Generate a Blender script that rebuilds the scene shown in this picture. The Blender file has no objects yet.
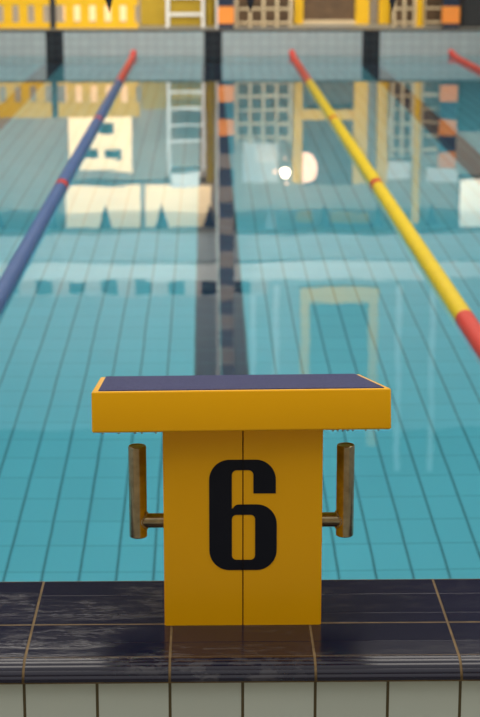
import bpy, bmesh, math, random
from mathutils import Vector, Matrix
random.seed(6)
PI = math.pi
S = bpy.context.scene
COL = S.collection

# ------------------------------------------------------------------ helpers
def link(o):
    COL.objects.link(o); return o

def obj(name, bm, mats, parent=None, smooth=False, angle=None):
    me = bpy.data.meshes.new(name)
    bmesh.ops.recalc_face_normals(bm, faces=bm.faces[:])
    bm.to_mesh(me); bm.free()
    if smooth:
        for p in me.polygons: p.use_smooth = True
        if angle: me.set_sharp_from_angle(angle=math.radians(angle))
    for m in (mats if isinstance(mats, (list, tuple)) else [mats]): me.materials.append(m)
    o = link(bpy.data.objects.new(name, me))
    if parent: o.parent = parent
    return o

def thing(name, label, cat, loc=(0, 0, 0), group=None, rz=0):
    o = link(bpy.data.objects.new(name, None))
    o.empty_display_size = .1
    o.location = loc; o.rotation_euler = (0, 0, rz)
    o['label'] = label; o['category'] = cat
    if group: o['group'] = group
    return o

def tag(o, label, cat, group=None, kind=None):
    o['label'] = label; o['category'] = cat
    if group: o['group'] = group
    if kind: o['kind'] = kind
    return o

def struct(name, bm, m, label=None, **k):
    o = obj(name, bm, m, **k); o['kind'] = 'structure'
    if label: o['label'] = label
    return o

def box(bm, x0, x1, y0, y1, z0, z1, bev=0, seg=2):
    r = bmesh.ops.create_cube(bm, size=1)
    vs = r['verts']
    for v in vs:
        v.co = Vector((x0 + (v.co.x + .5) * (x1 - x0), y0 + (v.co.y + .5) * (y1 - y0), z0 + (v.co.z + .5) * (z1 - z0)))
    if bev:
        es = list({e for v in vs for e in v.link_edges})
        bmesh.ops.bevel(bm, geom=es, offset=bev, segments=seg, affect='EDGES', profile=.5)

def tube(bm, a, b, r, n=16, r2=None):
    a = Vector(a); b = Vector(b); d = b - a
    m = Matrix.Translation((a + b) / 2) @ d.to_track_quat('Z', 'Y').to_matrix().to_4x4()
    bmesh.ops.create_cone(bm, cap_ends=True, segments=n, radius1=r, radius2=r if r2 is None else r2, depth=d.length, matrix=m)

def lathe(bm, prof, mat=Matrix.Identity(4), n=24):
    rings = []
    for r, z in prof:
        rings.append([bm.verts.new(mat @ Vector((r * math.cos(2*PI*i/n), r * math.sin(2*PI*i/n), z))) for i in range(n)])
    for a, b in zip(rings, rings[1:]):
        for i in range(n):
            bm.faces.new((a[i], a[(i+1) % n], b[(i+1) % n], b[i]))
    bm.faces.new(rings[0][::-1]); bm.faces.new(rings[-1])

def new(): return bmesh.new()

# ------------------------------------------------------------------ materials
def mat(name):
    m = bpy.data.materials.new(name); m.use_nodes = True
    nt = m.node_tree
    return m, nt, nt.nodes, nt.links, nt.nodes['Principled BSDF']

def mth(nt, op, a, b=None, c=None):
    n = nt.nodes.new('ShaderNodeMath'); n.operation = op
    for i, v in enumerate((a, b, c)):
        if v is None: continue
        if isinstance(v, (int, float)): n.inputs[i].default_value = v
        else: nt.links.new(v, n.inputs[i])
    return n.outputs[0]

def mixc(nt, f, a, b):
    n = nt.nodes.new('ShaderNodeMix'); n.data_type = 'RGBA'
    for i, v in ((0, f), (6, a), (7, b)):
        if isinstance(v, (int, float)): n.inputs[i].default_value = v
        elif isinstance(v, tuple): n.inputs[i].default_value = (*v, 1) if len(v) == 3 else v
        else: nt.links.new(v, n.inputs[i])
    return n.outputs[2]

def noise(nt, vec, scale, detail=3, rough=.5, sc=None):
    n = nt.nodes.new('ShaderNodeTexNoise')
    n.inputs['Scale'].default_value = scale; n.inputs['Detail'].default_value = detail; n.inputs['Roughness'].default_value = rough
    if sc:
        mp = nt.nodes.new('ShaderNodeMapping'); mp.inputs['Scale'].default_value = sc
        nt.links.new(vec, mp.inputs[0]); vec = mp.outputs[0]
    nt.links.new(vec, n.inputs['Vector'])
    return n.outputs['Fac']

def ramp(nt, f, a, b):
    n = nt.nodes.new('ShaderNodeMapRange'); n.clamp = True
    nt.links.new(f, n.inputs[0]); n.inputs[1].default_value = a; n.inputs[2].default_value = b
    return n.outputs[0]

def coords(nt):
    t = nt.nodes.new('ShaderNodeTexCoord'); return t.outputs['Object']

def sep(nt, v):
    s = nt.nodes.new('ShaderNodeSeparateXYZ'); nt.links.new(v, s.inputs[0]); return s.outputs

def bump(nt, b, h, strength=.3, dist=.01):
    n = nt.nodes.new('ShaderNodeBump'); n.inputs['Strength'].default_value = strength; n.inputs['Distance'].default_value = dist
    nt.links.new(h, n.inputs['Height']); nt.links.new(n.outputs[0], b.inputs['Normal'])

def plain(name, c, rough=.5, metal=0, var=.06, scale=6, spec=.5, bmp=0):
    m, nt, N, L, b = mat(name)
    co = coords(nt)
    f = noise(nt, co, scale, 4)
    c2 = tuple(x * (1 - var * 2) for x in c)
    L.new(mixc(nt, ramp(nt, f, .3, .7), c2, c), b.inputs['Base Color'])
    b.inputs['Roughness'].default_value = rough; b.inputs['Metallic'].default_value = metal
    b.inputs['Specular IOR Level'].default_value = spec
    if bmp: bump(nt, b, noise(nt, co, scale * 40, 2), bmp, .001)
    return m

def line_mask(nt, x, pitch, off, width):
    """1 on the joint, 0 on the tile"""
    d = mth(nt, 'PINGPONG', mth(nt, 'ADD', x, -off + 1000 * pitch), pitch / 2)
    return mth(nt, 'LESS_THAN', d, width / 2)

def stripe_mask(nt, x, pitch, centre, width):
    d = mth(nt, 'PINGPONG', mth(nt, 'ADD', x, -centre + 1000 * pitch), pitch / 2)
    return mth(nt, 'LESS_THAN', d, width / 2)

LANE = .103          # centre of lane six
NEAR, FAR = 3.99, 29.13
XL, XR = -8.65 + .0, 6.35
H = 2.017
DN = H - 1.475       # top of the near end wall
DF = .41             # top of the far end wall
DEPTH = 1.5

LANE_FLOOR = LANE - .027
def tiles(name, axes, pitch, off, jw, col, joint, lane=None, lane_at=LANE, lanecol=(.02, .025, .05), var=.08, rough=.25, jrow=1, jalpha=1, lane_over=False):
    m, nt, N, L, b = mat(name)
    s = sep(nt, coords(nt))
    a, c = s[axes[0]], s[axes[1]]
    j = mth(nt, 'MAXIMUM', line_mask(nt, a, pitch[0], off[0], jw), mth(nt, 'MULTIPLY', line_mask(nt, c, pitch[1], off[1], jw * jrow), jalpha))
    ca = mth(nt, 'FLOOR', mth(nt, 'DIVIDE', mth(nt, 'ADD', a, -off[0]), pitch[0]))
    cc = mth(nt, 'FLOOR', mth(nt, 'DIVIDE', mth(nt, 'ADD', c, -off[1]), pitch[1]))
    cm = N.new('ShaderNodeCombineXYZ'); L.new(ca, cm.inputs[0]); L.new(cc, cm.inputs[1])
    w = N.new('ShaderNodeTexWhiteNoise'); w.noise_dimensions = '2D'; L.new(cm.outputs[0], w.inputs[0])
    base = mixc(nt, w.outputs[0], col, tuple(x * (1 - var) for x in col))
    if lane:
        st = stripe_mask(nt, s[0], 2.5, lane_at, lane)
        base = mixc(nt, st, base, lanecol)
    base = mixc(nt, j, base, joint)
    if lane_over: base = mixc(nt, mth(nt, 'MULTIPLY', st, .92), base, lanecol)
    L.new(base, b.inputs['Base Color'])
    b.inputs['Roughness'].default_value = rough
    return m

M = {}
M['pool_floor'] = tiles('pool floor tile', (0, 1), (.15, .27), (LANE_FLOOR, -.012), .010, (.135, .51, .64), (.05, .20, .24), lane=.30, lane_at=LANE_FLOOR, var=.05, jrow=.8, jalpha=.55, lanecol=(.012, .03, .07))
M['pool_wall'] = tiles('pool wall tile', (0, 2), (.15, .15), (LANE, .0), .010, (.42, .68, .73), (.2, .34, .38), lane_over=True, lane=.28, lanecol=(.01, .014, .025))
M['pool_side'] = tiles('pool side tile', (1, 2), (.15, .15), (0, 0), .010, (.30, .60, .66), (.08, .2, .24))
M['far_wall'] = tiles('far wall tile', (0, 2), (.15, .135), (LANE, .0), .014, (.33, .375, .39), (.24, .27, .28), lane_over=True, lane=.28, lanecol=(.012, .014, .02))
M['riser'] = tiles('grey riser tile', (0, 2), (.15, .30), (-.381, DN - .035), .0062, (.56, .63, .60), (.075, .055, .02), var=.06, rough=.3)
M['deck'] = tiles('deck tile', (0, 1), (.15, .15), (0, 0), .005, (.25, .25, .22), (.08, .07, .05), rough=.5)
M['yellow'] = plain('yellow fibreglass', (.90, .45, .001), .30, var=.02, scale=3, spec=.3)
M['brown_band'] = plain('faded brown paint', (.22, .17, .14), .6)
M['rose_grey'] = plain('rose grey plaster', (.48, .40, .36), .7)
M['grey_front'] = plain('light grey plaster', (.42, .45, .45), .7, var=.04)
M['yellow_paint'] = plain('yellow paint', (.80, .46, .004), .5, var=.05)
M['olive'] = plain('olive yellow paint', (.42, .28, .01), .6)
M['orange'] = plain('orange paint', (.85, .27, .04), .5, var=.03)
M['navy'] = plain('navy paint', (.012, .02, .045), .45, var=.03)
M['brown'] = plain('brown wood', (.13, .075, .035), .55, var=.2)
M['beige'] = plain('beige metal', (.66, .52, .32), .5)
M['white'] = plain('white paint', (.75, .75, .72), .5, var=.03)
M['pale'] = plain('pale plaster', (.62, .66, .66), .7, var=.04)
M['facade'] = plain('grey green wall', (.40, .34, .27), .8, var=.12, scale=1.2)
M['facade_up'] = plain('grey upper wall', (.33, .36, .37), .8, var=.05, scale=1.2)
M['added_dark'] = plain('added dark upper wall', (.035, .033, .034), .8)  # made dark so water and coping reflections stay low
M['dark'] = plain('dark recess', (.02, .022, .025), .7)
M['teal'] = plain('dark teal pane', (.015, .06, .065), .4)
M['grout'] = plain('tan grout', (.20, .13, .055), .8, var=.2, scale=30)
M['black'] = plain('black vinyl numeral', (.005, .007, .016), .5, var=.02, spec=.2)
M['seam'] = plain('dark joint', (.01, .008, .004), .8)
M['flag'] = plain('dark blue pennant', (.012, .016, .03), .7)
M['flag_pale'] = plain('pale grey pennant', (.35, .38, .4), .7)
M['float_blue'] = plain('blue float plastic', (.055, .115, .29), .4, var=.05)
M['float_yellow'] = plain('yellow float plastic', (.72, .53, .008), .4, var=.04)
M['float_red'] = plain('red float plastic', (.62, .05, .035), .4, var=.05)
M['cable'] = plain('steel cable', (.35, .35, .35), .4, metal=1)
M['coping_edge'] = plain('dark brown edge', (.05, .04, .035), .5)
M['backwall'] = plain('tan plaster', (.50, .42, .31), .9, var=.1, scale=.8)

def steel():
    m, nt, N, L, b = mat('brushed steel')
    co = coords(nt)
    f = noise(nt, co, 55, 5, .6)
    L.new(mixc(nt, ramp(nt, f, .35, .65), (.36, .295, .19), (.50, .42, .28)), b.inputs['Base Color'])
    b.inputs['Metallic'].default_value = 1
    L.new(mth(nt, 'ADD', mth(nt, 'MULTIPLY', f, .1), .18), b.inputs['Roughness'])
    bump(nt, b, noise(nt, co, 260, 3), .06, .001)
    return m
M['steel'] = steel()

def grip():
    m, nt, N, L, b = mat('blue grip mat')
    co = coords(nt)
    f = noise(nt, co, 240, 3, .7)
    L.new(mixc(nt, ramp(nt, f, .35, .7), (.022, .026, .085), (.07, .075, .19)), b.inputs['Base Color'])
    b.inputs['Roughness'].default_value = .75; b.inputs['Specular IOR Level'].default_value = .2
    bump(nt, b, f, .6, .002)
    return m
M['grip'] = grip()

def coping():
    m, nt, N, L, b = mat('wet navy glazed tile')
    co = coords(nt)
    s = sep(nt, co)
    streak = noise(nt, co, 2.3, 3, .5, sc=(1, 3.2, 1))
    side = ramp(nt, s[0], .35, -.25)                     # the left tiles are wetter than the right ones
    wet = mth(nt, 'MULTIPLY', ramp(nt, streak, .46, .52), mth(nt, 'ADD', mth(nt, 'MULTIPLY', side, .75), .25))
    col = mixc(nt, noise(nt, co, 2.2, 2), (.004, .005, .016), (.009, .010, .036))
    film_glint = noise(nt, co, 30, 6, .7, sc=(.7, 2.0, 1))
    glint_mask = mth(nt, 'MULTIPLY', ramp(nt, film_glint, .50, .57), wet)
    col = mixc(nt, mth(nt, 'MULTIPLY', glint_mask, .55), col, (.095, .095, .11))  # reflections off the water film, painted as pale patches
    L.new(col, b.inputs['Base Color'])
    b.inputs['Roughness'].default_value = .16
    h = mth(nt, 'ADD', mth(nt, 'MULTIPLY', noise(nt, co, 60, 4, .6, sc=(.5, 1.4, 1)), wet), mth(nt, 'MULTIPLY', noise(nt, co, 7, 2), .3))
    bump(nt, b, h, .2, .003)
    return m
M['coping'] = coping()

def water():
    m = bpy.data.materials.new('pool water'); m.use_nodes = True
    nt = m.node_tree; N = nt.nodes; L = nt.links; N.clear()
    out = N.new('ShaderNodeOutputMaterial')
    co = coords(nt)
    n1 = noise(nt, co, 1.1, 2, .5, sc=(1, .45, 1))
    n2 = noise(nt, co, 5, 2, .5, sc=(1, .5, 1))
    h = mth(nt, 'ADD', mth(nt, 'MULTIPLY', n1, 1.0), mth(nt, 'MULTIPLY', n2, .10))
    bp = N.new('ShaderNodeBump'); bp.inputs['Strength'].default_value = 1; bp.inputs['Distance'].default_value = .0022
    L.new(h, bp.inputs['Height'])
    fr = N.new('ShaderNodeFresnel'); fr.inputs[0].default_value = 1.333; L.new(bp.outputs[0], fr.inputs[1])
    rf = N.new('ShaderNodeBsdfRefraction'); rf.inputs['IOR'].default_value = 1.333; rf.inputs['Roughness'].default_value = 0
    rf.inputs['Color'].default_value = (.88, .99, 1, 1)
    gl = N.new('ShaderNodeBsdfGlossy'); gl.inputs['Roughness'].default_value = 0
    gl.inputs['Color'].default_value = (1, 1, 1, 1)
    L.new(bp.outputs[0], rf.inputs['Normal']); L.new(bp.outputs[0], gl.inputs['Normal'])
    mx = N.new('ShaderNodeMixShader'); L.new(fr.outputs[0], mx.inputs[0]); L.new(rf.outputs[0], mx.inputs[1]); L.new(gl.outputs[0], mx.inputs[2])
    L.new(mx.outputs[0], out.inputs['Surface'])
    return m
M['water'] = water()

def emit(name, c, strength, grad=None):
    m, nt, N, L, b = mat(name)
    b.inputs['Base Color'].default_value = (*c, 1)
    b.inputs['Emission Color'].default_value = (*c, 1)
    co = coords(nt)
    f = noise(nt, co, 1.4, 2)
    L.new(mth(nt, 'MULTIPLY', mth(nt, 'ADD', mth(nt, 'MULTIPLY', f, .5), .75), strength), b.inputs['Emission Strength'])
    return m
M['lit'] = emit('lit cream glass', (1.0, .74, .42), .78)
M['lit_low'] = emit('lit peach glass', (1.0, .62, .32), .22)
M['lit_white'] = emit('lit white glass', (1.0, .88, .68), .9)
M['bulb'] = emit('lamp bulb', (1.0, .80, .58), 14)
M['shade'] = emit('lit lamp shade', (1.0, .60, .40), 1.6)

# ------------------------------------------------------------------ the setting
bm = new(); box(bm, XL, XR, NEAR, FAR, -DEPTH - .1, -DEPTH)
struct('floor', bm, M['pool_floor'], 'turquoise tiled pool floor with dark lane line')
bm = new(); box(bm, XL - 2, XR + 2, FAR, FAR + .15, -DEPTH - .1, -.02)
struct('wall_basin_far', bm, M['pool_wall'], 'underwater tiles of the far pool end')
bm = new(); box(bm, XL - 2, XR + 2, FAR, FAR + .15, -.02, DF - .02)
struct('wall_far_end', bm, M['far_wall'], 'grey tiled far end wall with dark lane stripes')
bm = new(); box(bm, XL - 2, XR + 2, FAR - .015, FAR + .15, DF - .02, DF)
struct('trim_1', bm, M['coping_edge'], 'thin dark edge on the far end wall')
for nm, a, b_ in (('wall_basin_left', XL - .2, XL), ('wall_basin_right', XR, XR + .2)):
    bm = new(); box(bm, a, b_, NEAR, FAR, -DEPTH - .1, .15); struct(nm, bm, M['pool_side'])
bm = new(); box(bm, XL - 2, XR + 2, FAR + .15, 32.2, DF - .2, DF)
struct('floor_far', bm, M['deck'])
# near end wall : body, riser tiles to the camera, coping on top
bm = new(); box(bm, XL, XR, 3.495, 3.985, -DEPTH, DN - .038)
struct('wall_near_end', bm, M['riser'], 'raised end wall faced with pale grey tiles')
bm = new(); box(bm, XL - 2, XR + 2, -5, 3.495, DN - .75, DN - .6)
struct('floor_near', bm, M['deck'])
bm = new(); box(bm, XL - 2, XR + 2, -5.2, -5, DN - .6, 7)
struct('wall_back', bm, M['backwall'])

# coping tiles: profile (Y, z) extruded for every 0.30 m tile
def coping_mesh():
    bm = new()
    def groove(y, d=.0006, w=.0024): return [(y - w, 0), (y - w * .5, -d), (y + w * .5, -d), (y + w, 0)]
    near = [(3.484, -.036), (3.4765, -.034)]
    # ribbed rounded nosing
    K = 5; steps = 8
    for i in range(K * steps + 1):
        t = i / (K * steps)
        ang = t * PI / 2
        y = 3.4765 + .030 * (1 - math.cos(ang)) + .022 * t
        z = -.032 + .0305 * math.sin(ang)
        rib = .0014 * abs(math.sin(t * K * PI))
        near.append((y - rib * math.cos(ang), z + rib * math.sin(ang) * .8))
    near += groove(3.605) + [(3.7065, 0), (3.7075, -.001), (3.7075, -.034)]
    far = [(3.7155, -.034), (3.7155, -.001), (3.7165, 0)] + groove(3.767) + groove(3.884) + [(3.975, 0), (3.986, -.003), (3.992, -.012), (3.992, -.034)]
    k0 = int((XL + .381) / .3) - 1
    x = -.381 + .3 * k0
    while x < XR:
        for prof in (near, far):
            A = [bm.verts.new((x + .0028, y, DN + z)) for y, z in prof]
            B = [bm.verts.new((x + .2972, y, DN + z)) for y, z in prof]
            for i in range(len(prof) - 1):
                bm.faces.new((A[i], A[i+1], B[i+1], B[i]))
            bm.faces.new(A); bm.faces.new(B[::-1])
        x += .3
    return bm
struct('trim_2', coping_mesh(), M['coping'], 'wet navy ribbed coping tiles on the near end wall')
bm = new()
gp = [(3.484, -.040)] + [(3.4805 + .052 * (1 - math.cos(t * PI / 20)), -.034 + .0326 * math.sin(t * PI / 20)) for t in range(11)] + [(3.982, -.0014), (3.988, -.010), (3.988, -.040)]
A = [bm.verts.new((XL, y, DN + z)) for y, z in gp]; B = [bm.verts.new((XR, y, DN + z)) for y, z in gp]
for i in range(len(gp)): bm.faces.new((A[i-1], A[i], B[i], B[i-1]))
bm.faces.new(A); bm.faces.new(B[::-1])
struct('trim_3', bm, M['grout'], 'tan grout between the coping tiles')

# water
bm = new()
vs = [bm.verts.new(p) for p in ((XL, NEAR, 0), (XR, NEAR, 0), (XR, FAR, 0), (XL, FAR, 0))]
bm.faces.new(vs)
w = obj('water', bm, M['water']); tag(w, 'calm turquoise pool water between the two end walls', 'water', kind='stuff')

# ------------------------------------------------------------------ lane ropes
def rope_z(y):
    t = max(0, (y - (FAR - 1.0)) / 1.0)
    return .012 + .06 * t * t
def float_run(y0, y1, pitch=.062, R=.052):
    bm = new(); n = 14
    rings = []
    y = y0
    prof = [(.55, .0), (.93, .12), (1, .3), (1, .62), (.93, .82), (.55, .94)]
    while y < y1 - 1e-6:
        for r, t in prof:
            yy = min(y + t * pitch, y1); z = rope_z(yy)
            rings.append([bm.verts.new((R * r * math.cos(2*PI*i/n), yy, z + R * r * math.sin(2*PI*i/n))) for i in range(n)])
        y += pitch
    for a, b in zip(rings, rings[1:]):
        for i in range(n): bm.faces.new((a[i], a[(i+1) % n], b[(i+1) % n], b[i]))
    bm.faces.new(rings[0]); bm.faces.new(rings[-1][::-1])
    return bm
RED_NEAR, M1, M2, RED_FAR = 9.28, 14.28, 19.2, 23.9
def make_rope(x, body, word, label, r0=NEAR + .25):
    root = thing('lane_rope', label, 'lane rope', (x, 0, 0), 'lane ropes across the water')
    mk = .19
    for a, b, c in ((r0, RED_NEAR, 'red'), (RED_NEAR, M1 - mk/2, word), (M1 - mk/2, M1 + mk/2, 'red'), (M1 + mk/2, M2 - mk/2, word),
                    (M2 - mk/2, M2 + mk/2, 'red'), (M2 + mk/2, RED_FAR, word), (RED_FAR, FAR - .12, 'red')):
        nm = 'marker_float' if (c == 'red' and b - a < .5) else ('end_float_run' if c == 'red' else 'float_run')
        o = obj(nm, float_run(a, b), M['float_red'] if c == 'red' else body, root, smooth=True, angle=50)
        if c == 'red': o['label'] = 'red floats'
    bm = new()
    pts = [(0, NEAR, .10), (0, r0, .012)] + [(0, r0 + i * (FAR - .1 - r0) / 12, rope_z(r0 + i * (FAR - .1 - r0) / 12)) for i in range(1, 13)] + [(0, FAR, .075)]
    for a, b in zip(pts, pts[1:]): tube(bm, a, b, .004, 8)
    obj('cable', bm, M['cable'], root)
    return root
make_rope(-1.150, M['float_blue'], 'blue', 'blue lane rope with red rings left of the yellow starting block')
make_rope(1.345, M['float_yellow'], 'yellow', 'yellow lane rope with red rings right of the yellow starting block')
r3 = make_rope(3.861, M['float_yellow'], 'yellow', 'lane rope showing only its red far end at the right edge')

# ------------------------------------------------------------------ starting block
BX, BY = .0735, 3.70
blk = thing('starting_block', 'yellow starting block marked 6 with navy sloping top and steel handles', 'starting block', (BX, BY, DN))
SL = math.radians(11)
PF = -.03                       # rear edge of the platform relative to the tower face
ZT = H - .9416 - DN             # top of the rear edge, above the coping
TH = .086
W2 = .1695
def pedestal(s):
    bm = new()
    xa, xb = (.0012, W2) if s > 0 else (-W2, -.0012)
    depth = .235
    z0f = ZT - TH + .0; z0b = z0f - (depth - PF) * math.tan(SL)
    box(bm, xa, xb, 0, depth, 0, z0f)
    for v in bm.verts:
        if v.co.z > .1 and v.co.y > .1: v.co.z = z0b
    outer = [e for e in bm.edges if all(abs(v.co.x - (W2 * s)) < 1e-5 and v.co.y < .01 for v in e.verts)]
    bmesh.ops.bevel(bm, geom=outer, offset=.003, segments=3, affect='EDGES')
    inner = [e for e in bm.edges if all(abs(v.co.x) < .002 and v.co.y < .01 for v in e.verts)]
    bmesh.ops.bevel(bm, geom=inner, offset=.0008, segments=2, affect='EDGES')
    return bm
for s in (-1, 1):
    obj('pedestal_shell', pedestal(s), M['yellow'], blk)
bm = new(); box(bm, -.0012, .0012, .004, .20, 0, ZT - TH - .06)
obj('seam_strip', bm, M['seam'], blk)['label'] = 'dark joint between the two shells'

# numeral 6 (outline in the units of the lettering, converted to metres)
def arc(cx, cy, rx, ry, a0, a1, n=10):
    return [(cx + rx * math.cos(math.radians(a0 + (a1 - a0) * i / n)), cy + ry * math.sin(math.radians(a0 + (a1 - a0) * i / n))) for i in range(n + 1)]
R = 88
out = []
out += arc(84 + R, 86 + R, R, R, 180, 270)            # top left (y down)
out += arc(375 - R, 86 + R, R, R, 270, 360)           # top right
out += [(375, 232), (277, 232), (277, 153)]
out += arc(277 - 22, 131 + 22, 22, 22, 0, -90)
out += arc(183 + 22, 131 + 22, 22, 22, 270, 180)
out += [(183, 299)]
out += arc(214, 299, 24, 19, 205, 270, 5)
out += arc(380 - R, 280 + R, R, R, 270, 360)
out += arc(380 - R, 568 - R, R, R, 0, 90)
out += arc(84 + R, 568 - R, R, R, 90, 180)
hole = arc(183+20, 325+20, 20, 20, 180, 270, 5) + arc(285-20, 325+20, 20, 20, 270, 360, 5) + arc(285-20, 523-20, 20, 20, 0, 90, 5) + arc(183+20, 523-20, 20, 20, 90, 180, 5)
UX, UZ = .0004876, .000512
def conv(p): return ((p[0] - 231.5) * UX, .1265 + (568 - p[1]) * UZ)
cu = bpy.data.curves.new('numeral_outline', 'CURVE'); cu.dimensions = '2D'; cu.fill_mode = 'BOTH'; cu.extrude = .0005
for loop in (out, hole):
    sp = cu.splines.new('POLY'); pts = [conv(p) for p in loop]
    sp.points.add(len(pts) - 1); sp.use_cyclic_u = True
    for q, p in zip(sp.points, pts): q.co = (p[0], p[1], 0, 1)
tmp = link(bpy.data.objects.new('numeral_outline', cu))
bpy.context.view_layer.update()
me = bpy.data.meshes.new_from_object(tmp.evaluated_get(bpy.context.evaluated_depsgraph_get()))
bpy.data.objects.remove(tmp); bpy.data.curves.remove(cu)
bm = new(); bm.from_mesh(me); bpy.data.meshes.remove(me)
for v in bm.verts: v.co = Vector((v.co.x, -.0006 + v.co.z, v.co.y))
b2 = bm.copy()
bmesh.ops.bisect_plane(bm, geom=bm.verts[:] + bm.edges[:] + bm.faces[:], plane_co=(.0009, 0, 0), plane_no=(1, 0, 0), clear_inner=True)
bmesh.ops.bisect_plane(b2, geom=b2.verts[:] + b2.edges[:] + b2.faces[:], plane_co=(-.0009, 0, 0), plane_no=(1, 0, 0), clear_outer=True)
me2 = bpy.data.meshes.new('t'); b2.to_mesh(me2); b2.free(); bm.from_mesh(me2); bpy.data.meshes.remove(me2)
o = obj('numeral', bm, M['black'], blk); o['label'] = 'black number 6'

# platform
PW, PD = .3125, .585
plat = new()
box(plat, -PW, PW, 0, PD, -TH, 0, bev=.0045, seg=3)
po = obj('platform', plat, M['yellow'], blk, smooth=True, angle=35)
po.location = (-.003, PF, ZT); po.rotation_euler = (-SL, 0, math.radians(1.6))
bm = new(); box(bm, -PW + .014, PW - .014, .006, PD - .012, -.001, .0022, bev=.0008, seg=1)
go = obj('grip_mat', bm, M['grip'], po); go['label'] = 'navy gritty grip surface'

# grab handles
def handle(s):
    bm = new()
    r = .0198; z0, z1 = .152, .362
    x = s * .2295; y = .15
    lathe(bm, [(0.0, z0), (r - .002, z0), (r, z0 + .002), (r, z1 - .002), (r - .0015, z1), (r - .0035, z1), (r - .0042, z1 - .0012), (r - .006, z1 - .0012), (.0001, z1 - .0006)], Matrix.Translation((x, y, 0)), 32)
    o = obj('handle', bm, M['steel'], blk, smooth=True, angle=40)
    bm = new()
    tube(bm, (s * (W2 - .002), y, .189), (x, y, .189), .0165, 24)
    a = obj('handle_arm', bm, M['steel'], o, smooth=True, angle=40)
    bm = new()
    mt = Matrix.Translation((s * (.2295 - .0185), y, .189)) @ Matrix.Rotation(PI / 2, 4, 'Y')
    n = 24
    for k in range(n):        # weld bead around the joint
        a0 = 2 * PI * k / n
        yy = .0178 * math.cos(a0); zz = .0178 * math.sin(a0)
        xx = s * (.2295 - math.sqrt(max(r * r - yy * yy, 0)))
        bmesh.ops.create_icosphere(bm, subdivisions=1, radius=.0030, matrix=Matrix.Translation((xx, y + yy, .189 + zz)))
    obj('weld', bm, M['steel'], o, smooth=True)
for s in (-1, 1): handle(s)

# drops hanging from the rear edge of the platform
def mdrop():
    m, nt, N, L, b = mat('water drop')
    b.inputs['Base Color'].default_value = (.55, .6, .6, 1); b.inputs['Roughness'].default_value = .02
    b.inputs['Transmission Weight'].default_value = .85; b.inputs['IOR'].default_value = 1.33
    return m
M['drop'] = mdrop()
bm = new()
lathe(bm, [(.0002, -.0042), (.0016, -.0036), (.0022, -.0025), (.0021, -.0012), (.0017, 0.0)], n=10)
first = obj('water_drop', bm, M['drop'], smooth=True)
bpy.context.view_layer.update()
k = 0
for x in (-.290, -.257, -.223, -.209, -.180, .190, .200, .211, .221, .232, .259, .286):
    d = first if k == 0 else first.copy()
    if k: link(d)
    wco = po.matrix_world @ Vector((x, .007, -TH))
    d.location = wco + Vector((0, 0, .0004))
    side = 'left' if x < 0 else 'right'
    tag(d, 'tiny water drop hanging under the %s end of the yellow platform' % side, 'water drop', 'drops under the %s platform end' % side)
    k += 1

# ------------------------------------------------------------------ pennants over the water
def pennants(y, xs, label_a, label_line, dark, pale_i=None, ztip=1.60, ztop=1.93, w=.09):
    base = None
    for i, x in enumerate(xs):
        bm = new()
        A = [bm.verts.new((sx * w, yy, 0)) for yy in (-.001, .001) for sx in (-1, 1)]
        T = [bm.verts.new((0, yy, -(ztop - ztip))) for yy in (-.001, .001)]
        bm.faces.new((A[0], A[1], T[0])); bm.faces.new((A[3], A[2], T[1])); bm.faces.new((A[0], A[2], A[3], A[1]))
        bm.faces.new((A[0], T[0], T[1], A[2])); bm.faces.new((A[1], A[3], T[1], T[0]))
        o = obj('pennant', bm, M['flag_pale'] if i == pale_i else dark)
        o.location = (x, y, ztop); o.rotation_euler.z = random.uniform(-.1, .1)
        tag(o, label_a if i != pale_i else 'pale grey pennant on the far line over the pool', 'pennant', None if i == pale_i else label_a + ' line')
    bm = new()
    tube(bm, (XL - 2, y, ztop + .002), (XR + 2, y, ztop + .002), .004, 6)
    o = obj('pennant_line', bm, M['cable']); tag(o, label_line, 'line')
pennants(9.0, [-1.85, -1.16, -.472, .214, .904, 1.59, 2.28], 'black triangular pennant with only its tip at the top edge of the photo', 'thin line carrying the black pennants nearer the starting block', M['flag'])
pennants(24.1, [-3.5, -2.79, -2.07, -1.36, -.61, .03, .85, 1.57, 2.28, 3.0], 'dark triangular pennant mirrored in the water before the far wall', 'thin line carrying the pennants near the far wall', M['flag'], 6)

# ------------------------------------------------------------------ far side of the hall
YW = 31.2
def wall_boxes(name, lst, m, **k):
    bm = new()
    for b in lst: box(bm, *b)
    return struct(name, bm, m, **k)
wall_boxes('wall_far', [(XL - 2, XR + 2, YW, YW + .3, DF, 4.0)], M['facade'])
wall_boxes('wall_far_upper', [(XL - 2, XR + 2, YW, YW + .3, 4.0, 6.7)], M['facade_up'])
wall_boxes('wall_far_top', [(XL - 6, XR + 6, YW, YW + .3, 6.7, 16)], M['added_dark'])  # unseen top of the wall, added dark to shape the reflections
wall_boxes('trim_4', [(XL - 2, XR + 2, YW - .5, YW, 3.12, 3.6)], M['grey_front'])
wall_boxes('trim_5', [(XL - 2, XR + 2, YW - .54, YW, 3.6, 3.9)], M['white'])            # gallery front
g = thing('gallery_balustrade', 'pale balustrade with dark openings above the white gallery front', 'balustrade', (0, YW - .45, 3.9))
bm = new(); box(bm, -4.4, .95, 0, .08, .27, .285); box(bm, -4.4, .95, 0, .08, 0, .02); obj('rail', bm, M['pale'], g)
for i in range(10):
    bm = new(); x = -4.385 + .57 * i; box(bm, x, x + .29, .01, .07, .02, .27); obj('baluster', bm, M['rose_grey'], g)
bm = new(); box(bm, -4.4, .95, .09, .1, 0, .29); obj('opening_shade', bm, M['dark'], g)  # dark sheet standing in for the shade inside the openings

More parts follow.
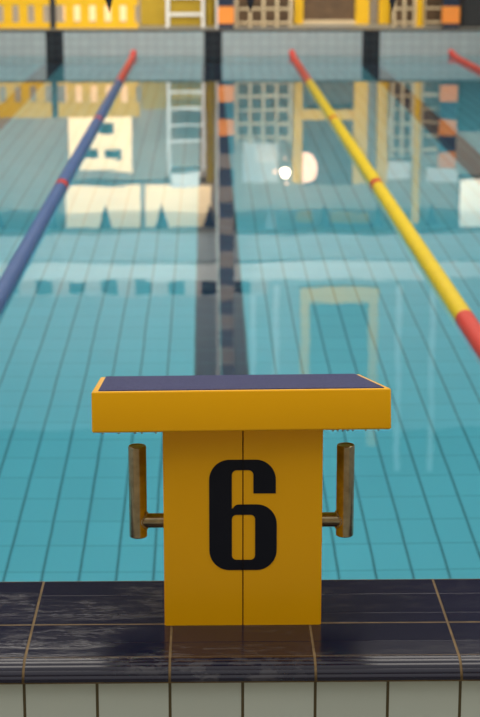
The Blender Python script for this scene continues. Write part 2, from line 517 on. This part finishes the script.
for nm, a, b_ in (('wall_left', XL - 2.3, XL - 2), ('wall_right', XR + 2, XR + 2.3)):
    bm = new(); box(bm, a, b_, -5, YW, DN - .75, 5.2); struct(nm, bm, M['facade_up'])
for nm, a, b_ in (('floor_left', XL - 2, XL - .2), ('floor_right', XR + .2, XR + 2)):
    bm = new(); box(bm, a, b_, 3.5, FAR, -.1, .149); struct(nm, bm, M['deck'])
# lit windows
def window(n, x0, x1, z0, z1, m, panes=(), y=YW, fr=.04):
    bm = new(); box(bm, x0, x1, y - .05, y - .01, z0, z1)
    root = struct('window_%d' % n, bm, m)
    bm = new()
    box(bm, x0 - fr, x1 + fr, y - .08, y - .0, z0 - fr, z0); box(bm, x0 - fr, x1 + fr, y - .08, y, z1, z1 + fr)
    box(bm, x0 - fr, x0, y - .08, y, z0, z1); box(bm, x1, x1 + fr, y - .08, y, z0, z1)
    obj('window_frame', bm, M['facade'], root)
    for a, b, c, d in panes:
        bm = new(); box(bm, a, b, y - .07, y - .05, c, d); obj('dark_pane', bm, M['teal'], root)
    return root
window(1, -2.36, -1.28, 1.14, 2.10, M['lit'], ((-1.84, -1.59, 1.28, 1.47), (-2.13, -1.86, 1.72, 1.88), (-1.75, -1.46, 1.72, 1.88)))
window(2, -2.44, -1.15, 2.33, 3.08, M['lit'])
window(3, -1.07, .07, 2.33, 3.08, M['lit'])
window(4, 4.36, 5.5, 2.25, 3.08, M['lit_white'])
window(5, -2.4, -1.2, .45, .98, M['lit_low'])
# upper window with yellow frame
bm = new(); box(bm, 1.78, 2.82, YW - .03, YW - .01, 4.4, 6.9); uw = struct('window_6', bm, M['teal'])
bm = new()
for b in ((1.62, 2.98, YW - .09, YW, 4.15, 4.4), (1.62, 1.78, YW - .09, YW, 4.4, 7.0), (2.82, 2.98, YW - .09, YW, 4.4, 7.0)): box(bm, *b)
obj('window_frame', bm, M['yellow_paint'], uw)
for n, x in ((7, .75), (8, 1.15), (9, 3.3), (10, 3.9)):
    bm = new(); box(bm, x, x + .1, YW - .06, YW, 4.1, 7.5); o = struct('trim_%d' % n, bm, M['pale'])

# yellow slotted barrier on the left
br = thing('barrier', 'long yellow slotted barrier along the far deck, at the left', 'barrier', (0, 29.62, DF))
bm = new(); box(bm, -5.2, -1.09, 0, .05, 0, .09); box(bm, -5.2, -1.09, 0, .05, .36, .60, bev=.008); obj('rail', bm, M['yellow_paint'], br)
x = -5.2; i = 0
while x < -1.14:
    bm = new()
    if abs(x + 2.5) < .06: box(bm, x, x + .10, -.01, .05, .0, .6); o = obj('post', bm, M['dark'], br); o['label'] = 'dark post'
    else: box(bm, x, x + .14, .005, .045, .09, .36); obj('slat', bm, M['yellow_paint'], br)
    x += .245; i += 1
# low olive panel behind the lifeguard chair
bm = new(); box(bm, -1.08, .16, 30.4, 30.46, DF, .95, bev=.01)
tag(obj('kick_panel', bm, M['olive']), 'low olive yellow panel behind the white lifeguard chair', 'panel')
bm = new(); tube(bm, (.06, 30.2, DF), (.06, 30.2, 2.15), .065, 12)
tag(obj('olive_pole', bm, M['olive']), 'short olive pole between lifeguard chair and orange column', 'pole')

# lifeguard chair
lc = thing('lifeguard_chair', 'tall white ladder-backed lifeguard chair left of the orange and navy column', 'lifeguard chair', (-.34, 29.75, DF))
for s in (-1, 1):
    for yy in (0, .55):
        bm = new(); box(bm, s * .285 - .024, s * .285 + .024, yy, yy + .05, 0, 1.50); obj('leg', bm, M['white'], lc)
for z in (.21, .48, .75, 1.01):
    bm = new(); box(bm, -.26, .26, .0, .045, z - .025, z + .025); obj('rung', bm, M['white'], lc)
bm = new(); box(bm, -.28, .24, -.03, .6, 1.50, 1.58, bev=.01); obj('seat', bm, M['white'], lc)
bm = new(); box(bm, -.26, .22, .54, .6, 1.58, 1.84, bev=.01); obj('backrest', bm, M['white'], lc)

# banded columns
def column(x, label, top, bright):
    c = thing('banded_column', label, 'column', (x, 29.42, DF))
    z = .0; h = .27; i = 0
    bm = new(); box(bm, -.13, .13, -.01, .16, 0, .08); obj('base', bm, M['navy'], c)
    z = .08
    while z < top:
        bm = new(); box(bm, -.138, .138, 0, .15, z, z + h - .004)
        k = 'navy' if i % 2 else ('orange' if i < bright else 'brown_band')
        o = obj('navy_band' if k == 'navy' else ('orange_band' if k == 'orange' else 'brown_band'), bm, M[k], c)
        z += h; i += 1
column(.30, 'column banded orange and navy beyond the middle of the far wall', 7.6, 4)
column(3.90, 'column banded orange and navy at the right of the far deck', 1.3, 9)
bm = new(); tube(bm, (.165, 29.39, DF), (.165, 29.39, 8.0), .018, 8)
bm2 = None
tag(obj('pipe', bm, M['white']), 'thin white pipe running up the middle banded column', 'pipe')

# beige wire racks
def rack(x0, x1, y, h, label, p=.215):
    c = thing('wire_rack', label, 'rack', (x0, y, DF))
    w = x1 - x0; n = max(1, round(w / p))
    for i in range(n + 1):
        bm = new(); xx = i * w / n; box(bm, xx - .022, xx + .022, 0, .04, 0, h); obj('upright', bm, M['beige'], c)
    z = .05
    while z < h:
        bm = new(); box(bm, 0, w, .0, .035, z, z + .035); obj('crossbar', bm, M['beige'], c); z += .225
    bm = new(); box(bm, 0, w, .25, .28, 0, h); obj('back_panel', bm, M['brown'], c)
rack(.49, 1.36, 29.9, 1.05, 'beige grid rack before brown panel, between the middle column and door')
rack(3.04, 3.37, 29.9, 1.3, 'narrow beige grid rack left of the tall yellow pole')
rack(3.55, 3.86, 30.1, 1.3, 'narrow beige grid rack behind the right banded column')
# board above the first rack
b = thing('notice_board', 'grey board with pale centre on the far wall above the rack', 'board', (.95, YW - .06, 1.52))
bm = new(); box(bm, -.34, .28, 0, .06, 0, .76); obj('panel', bm, M['pale'], b)
bm = new(); box(bm, -.12, .24, -.02, 0, .12, .42); obj('sheet', bm, M['white'], b)

# brown door in yellow frame
bm = new(); box(bm, 1.62, 2.48, YW - .30, YW - .24, DF, 2.3); dr = struct('door_1', bm, M['brown'], 'brown door in a yellow frame')
bm = new()
for q in ((1.46, 1.61, YW - .45, YW - .2, DF, 2.25), (2.48, 2.71, YW - .45, YW - .2, DF, 2.25), (1.61, 2.48, YW - .4, YW - .3, 1.02, 1.18)): box(bm, *q)
obj('door_frame', bm, M['yellow_paint'], dr)
bm = new(); box(bm, 1.61, 2.48, YW - .4, YW - .3, DF, DF + .06); obj('threshold', bm, M['beige'], dr)
bm = new(); box(bm, 2.87, 3.06, YW - .45, YW - .25, DF, 2.25, bev=.01)
tag(obj('yellow_post', bm, M['yellow_paint']), 'square yellow post just right of the brown door', 'post')
bm = new(); tube(bm, (3.46, 30.0, DF), (3.46, 30.0, 2.85), .066, 16)
tag(obj('yellow_pole', bm, M['yellow_paint']), 'tall round yellow pole left of the right banded column', 'pole')
for x0, x1, z0, z1, l in ((3.1, 3.45, 1.2, 1.45, 'pale sign on far wall above the narrow beige rack'), (3.08, 3.5, 1.93, 2.23, 'pale sign high on the far wall left of yellow pole'), (3.78, 4.32, 2.07, 2.3, 'wide pale sign high behind the right banded column')):
    bm = new(); box(bm, x0, x1, YW - .05, YW, z0, z1, bev=.005); tag(obj('wall_sign', bm, M['white']), l, 'sign')
for x0, x1, l in ((1.54, 1.82, 'short yellow lintel high on the far wall'), (2.15, 2.8, 'long yellow lintel high on the far wall')):
    bm = new(); box(bm, x0, x1, YW - .06, YW, 2.82, 2.98, bev=.005); tag(obj('lintel', bm, M['yellow_paint']), l, 'lintel')
bm = new(); box(bm, 4.12, 5.6, 29.8, 30.3, DF, 1.25, bev=.02)
bx = obj('storage_chest', bm, M['dark']); tag(bx, 'black storage chest at the right end of the far deck', 'chest')
bm = new(); box(bm, 4.10, 5.62, 29.78, 30.32, 1.25, 1.3, bev=.01); obj('lid', bm, M['navy'], bx)

# lamps on the far wall
la = thing('wall_lamp', 'small glaring bare bulb lamp on the far wall beside the brown door', 'lamp', (1.33, YW - .5, 2.06))
bm = new(); bmesh.ops.create_uvsphere(bm, u_segments=16, v_segments=10, radius=.07); obj('bulb', bm, M['bulb'], la, smooth=True)
for bx_, bz_, br_ in ((-.17, .0, .03), (.02, .19, .035), (0, -.22, .02)):
    bm = new(); bmesh.ops.create_uvsphere(bm, u_segments=12, v_segments=8, radius=br_, matrix=Matrix.Translation((bx_, 0, bz_))); tube(bm, (bx_, 0, bz_), (bx_, .3, bz_), .008, 6)
    obj('small_bulb', bm, M['shade'], la, smooth=True)
bm = new(); tube(bm, (0, .05, 0), (0, .5, 0), .02, 10); obj('bracket', bm, M['beige'], la)
lb = thing('wall_lamp', 'half round glowing peach lamp shade on the brown door side', 'lamp', (1.63, YW - .36, 2.0))
bm = new()
n = 14
for z in (-.26, .26): pass
top = [bm.verts.new((.24 * math.sin(PI * i / n), -.02 - .06 * math.sin(PI * i / n), .26 * math.cos(PI * i / n))) for i in range(n + 1)]
bot = [bm.verts.new((v.co.x, .05, v.co.z)) for v in top]
for i in range(n): bm.faces.new((top[i], top[i+1], bot[i+1], bot[i]))
bm.faces.new(top); bm.faces.new(bot[::-1]); bm.faces.new((top[0], bot[0], bot[-1], top[-1]))
obj('lamp_shade', bm, M['shade'], lb)
bm = new(); box(bm, -.01, .05, .05, .12, -.08, .08); obj('bracket', bm, M['beige'], lb)

# ------------------------------------------------------------------ light
wd = bpy.data.worlds.new('hall light'); S.world = wd; wd.use_nodes = True
nt = wd.node_tree; N = nt.nodes; L = nt.links
bg = N['Background']
tc = N.new('ShaderNodeTexCoord'); sp = N.new('ShaderNodeSeparateXYZ'); L.new(tc.outputs['Generated'], sp.inputs[0])
mr = N.new('ShaderNodeMapRange'); L.new(sp.outputs[2], mr.inputs[0]); mr.inputs[1].default_value = 0; mr.inputs[2].default_value = 1
mr.inputs[3].default_value = .12; mr.inputs[4].default_value = .82
L.new(mr.outputs[0], bg.inputs['Strength']); bg.inputs['Color'].default_value = (1, .95, .86, 1)

def area(name, loc, rot, sx, sy, power, col=(1, .93, .82)):
    l = bpy.data.lights.new(name, 'AREA'); l.shape = 'RECTANGLE'; l.size = sx; l.size_y = sy; l.energy = power; l.color = col
    o = link(bpy.data.objects.new(name, l)); o.location = loc; o.rotation_euler = rot
    return o
for sx in (-1, 1): area('hall_fill_lamp', (sx * 8, 1.0, 8), (0, 0, 0), 5, 5, 310)  # unseen pair, set to the sides to keep the coping nosing dark
area('hall_fill_lamp', (0, 14, 10), (0, 0, 0), 16, 14, 1500)

lf = area('hall_fill_lamp', (-.5, 20, 10.5), (math.radians(50.5), 0, 0), 9, 1, 210)  # unseen narrow beam, added to brighten the far deck and lower wall
lf.data.spread = math.radians(46)

# ------------------------------------------------------------------ camera
F = 1820
cam = bpy.data.cameras.new('camera'); co = link(bpy.data.objects.new('camera', cam)); S.camera = co
cam.sensor_fit = 'VERTICAL'; cam.sensor_height = 36; cam.sensor_width = 24; cam.lens = F / 717 * 36
co.location = (0, 0, H)
co.rotation_euler = (math.radians(90) - math.atan(433.5 / F), 0, -math.atan(.01817))
cam.clip_end = 200
cam.dof.use_dof = True; cam.dof.focus_distance = 3.85; cam.dof.aperture_fstop = cam.lens / 1000 / .014

S.view_settings.view_transform = 'Standard'; S.view_settings.look = 'None'
S.view_settings.gamma = 1; S.view_settings.exposure = .13; S.view_settings.use_curve_mapping = False
c = S.cycles
c.use_denoising = True; c.max_bounces = 12; c.diffuse_bounces = 4; c.glossy_bounces = 4; c.transmission_bounces = 8
c.caustics_reflective = True; c.caustics_refractive = True; c.blur_glossy = 0; c.sample_clamp_indirect = 6
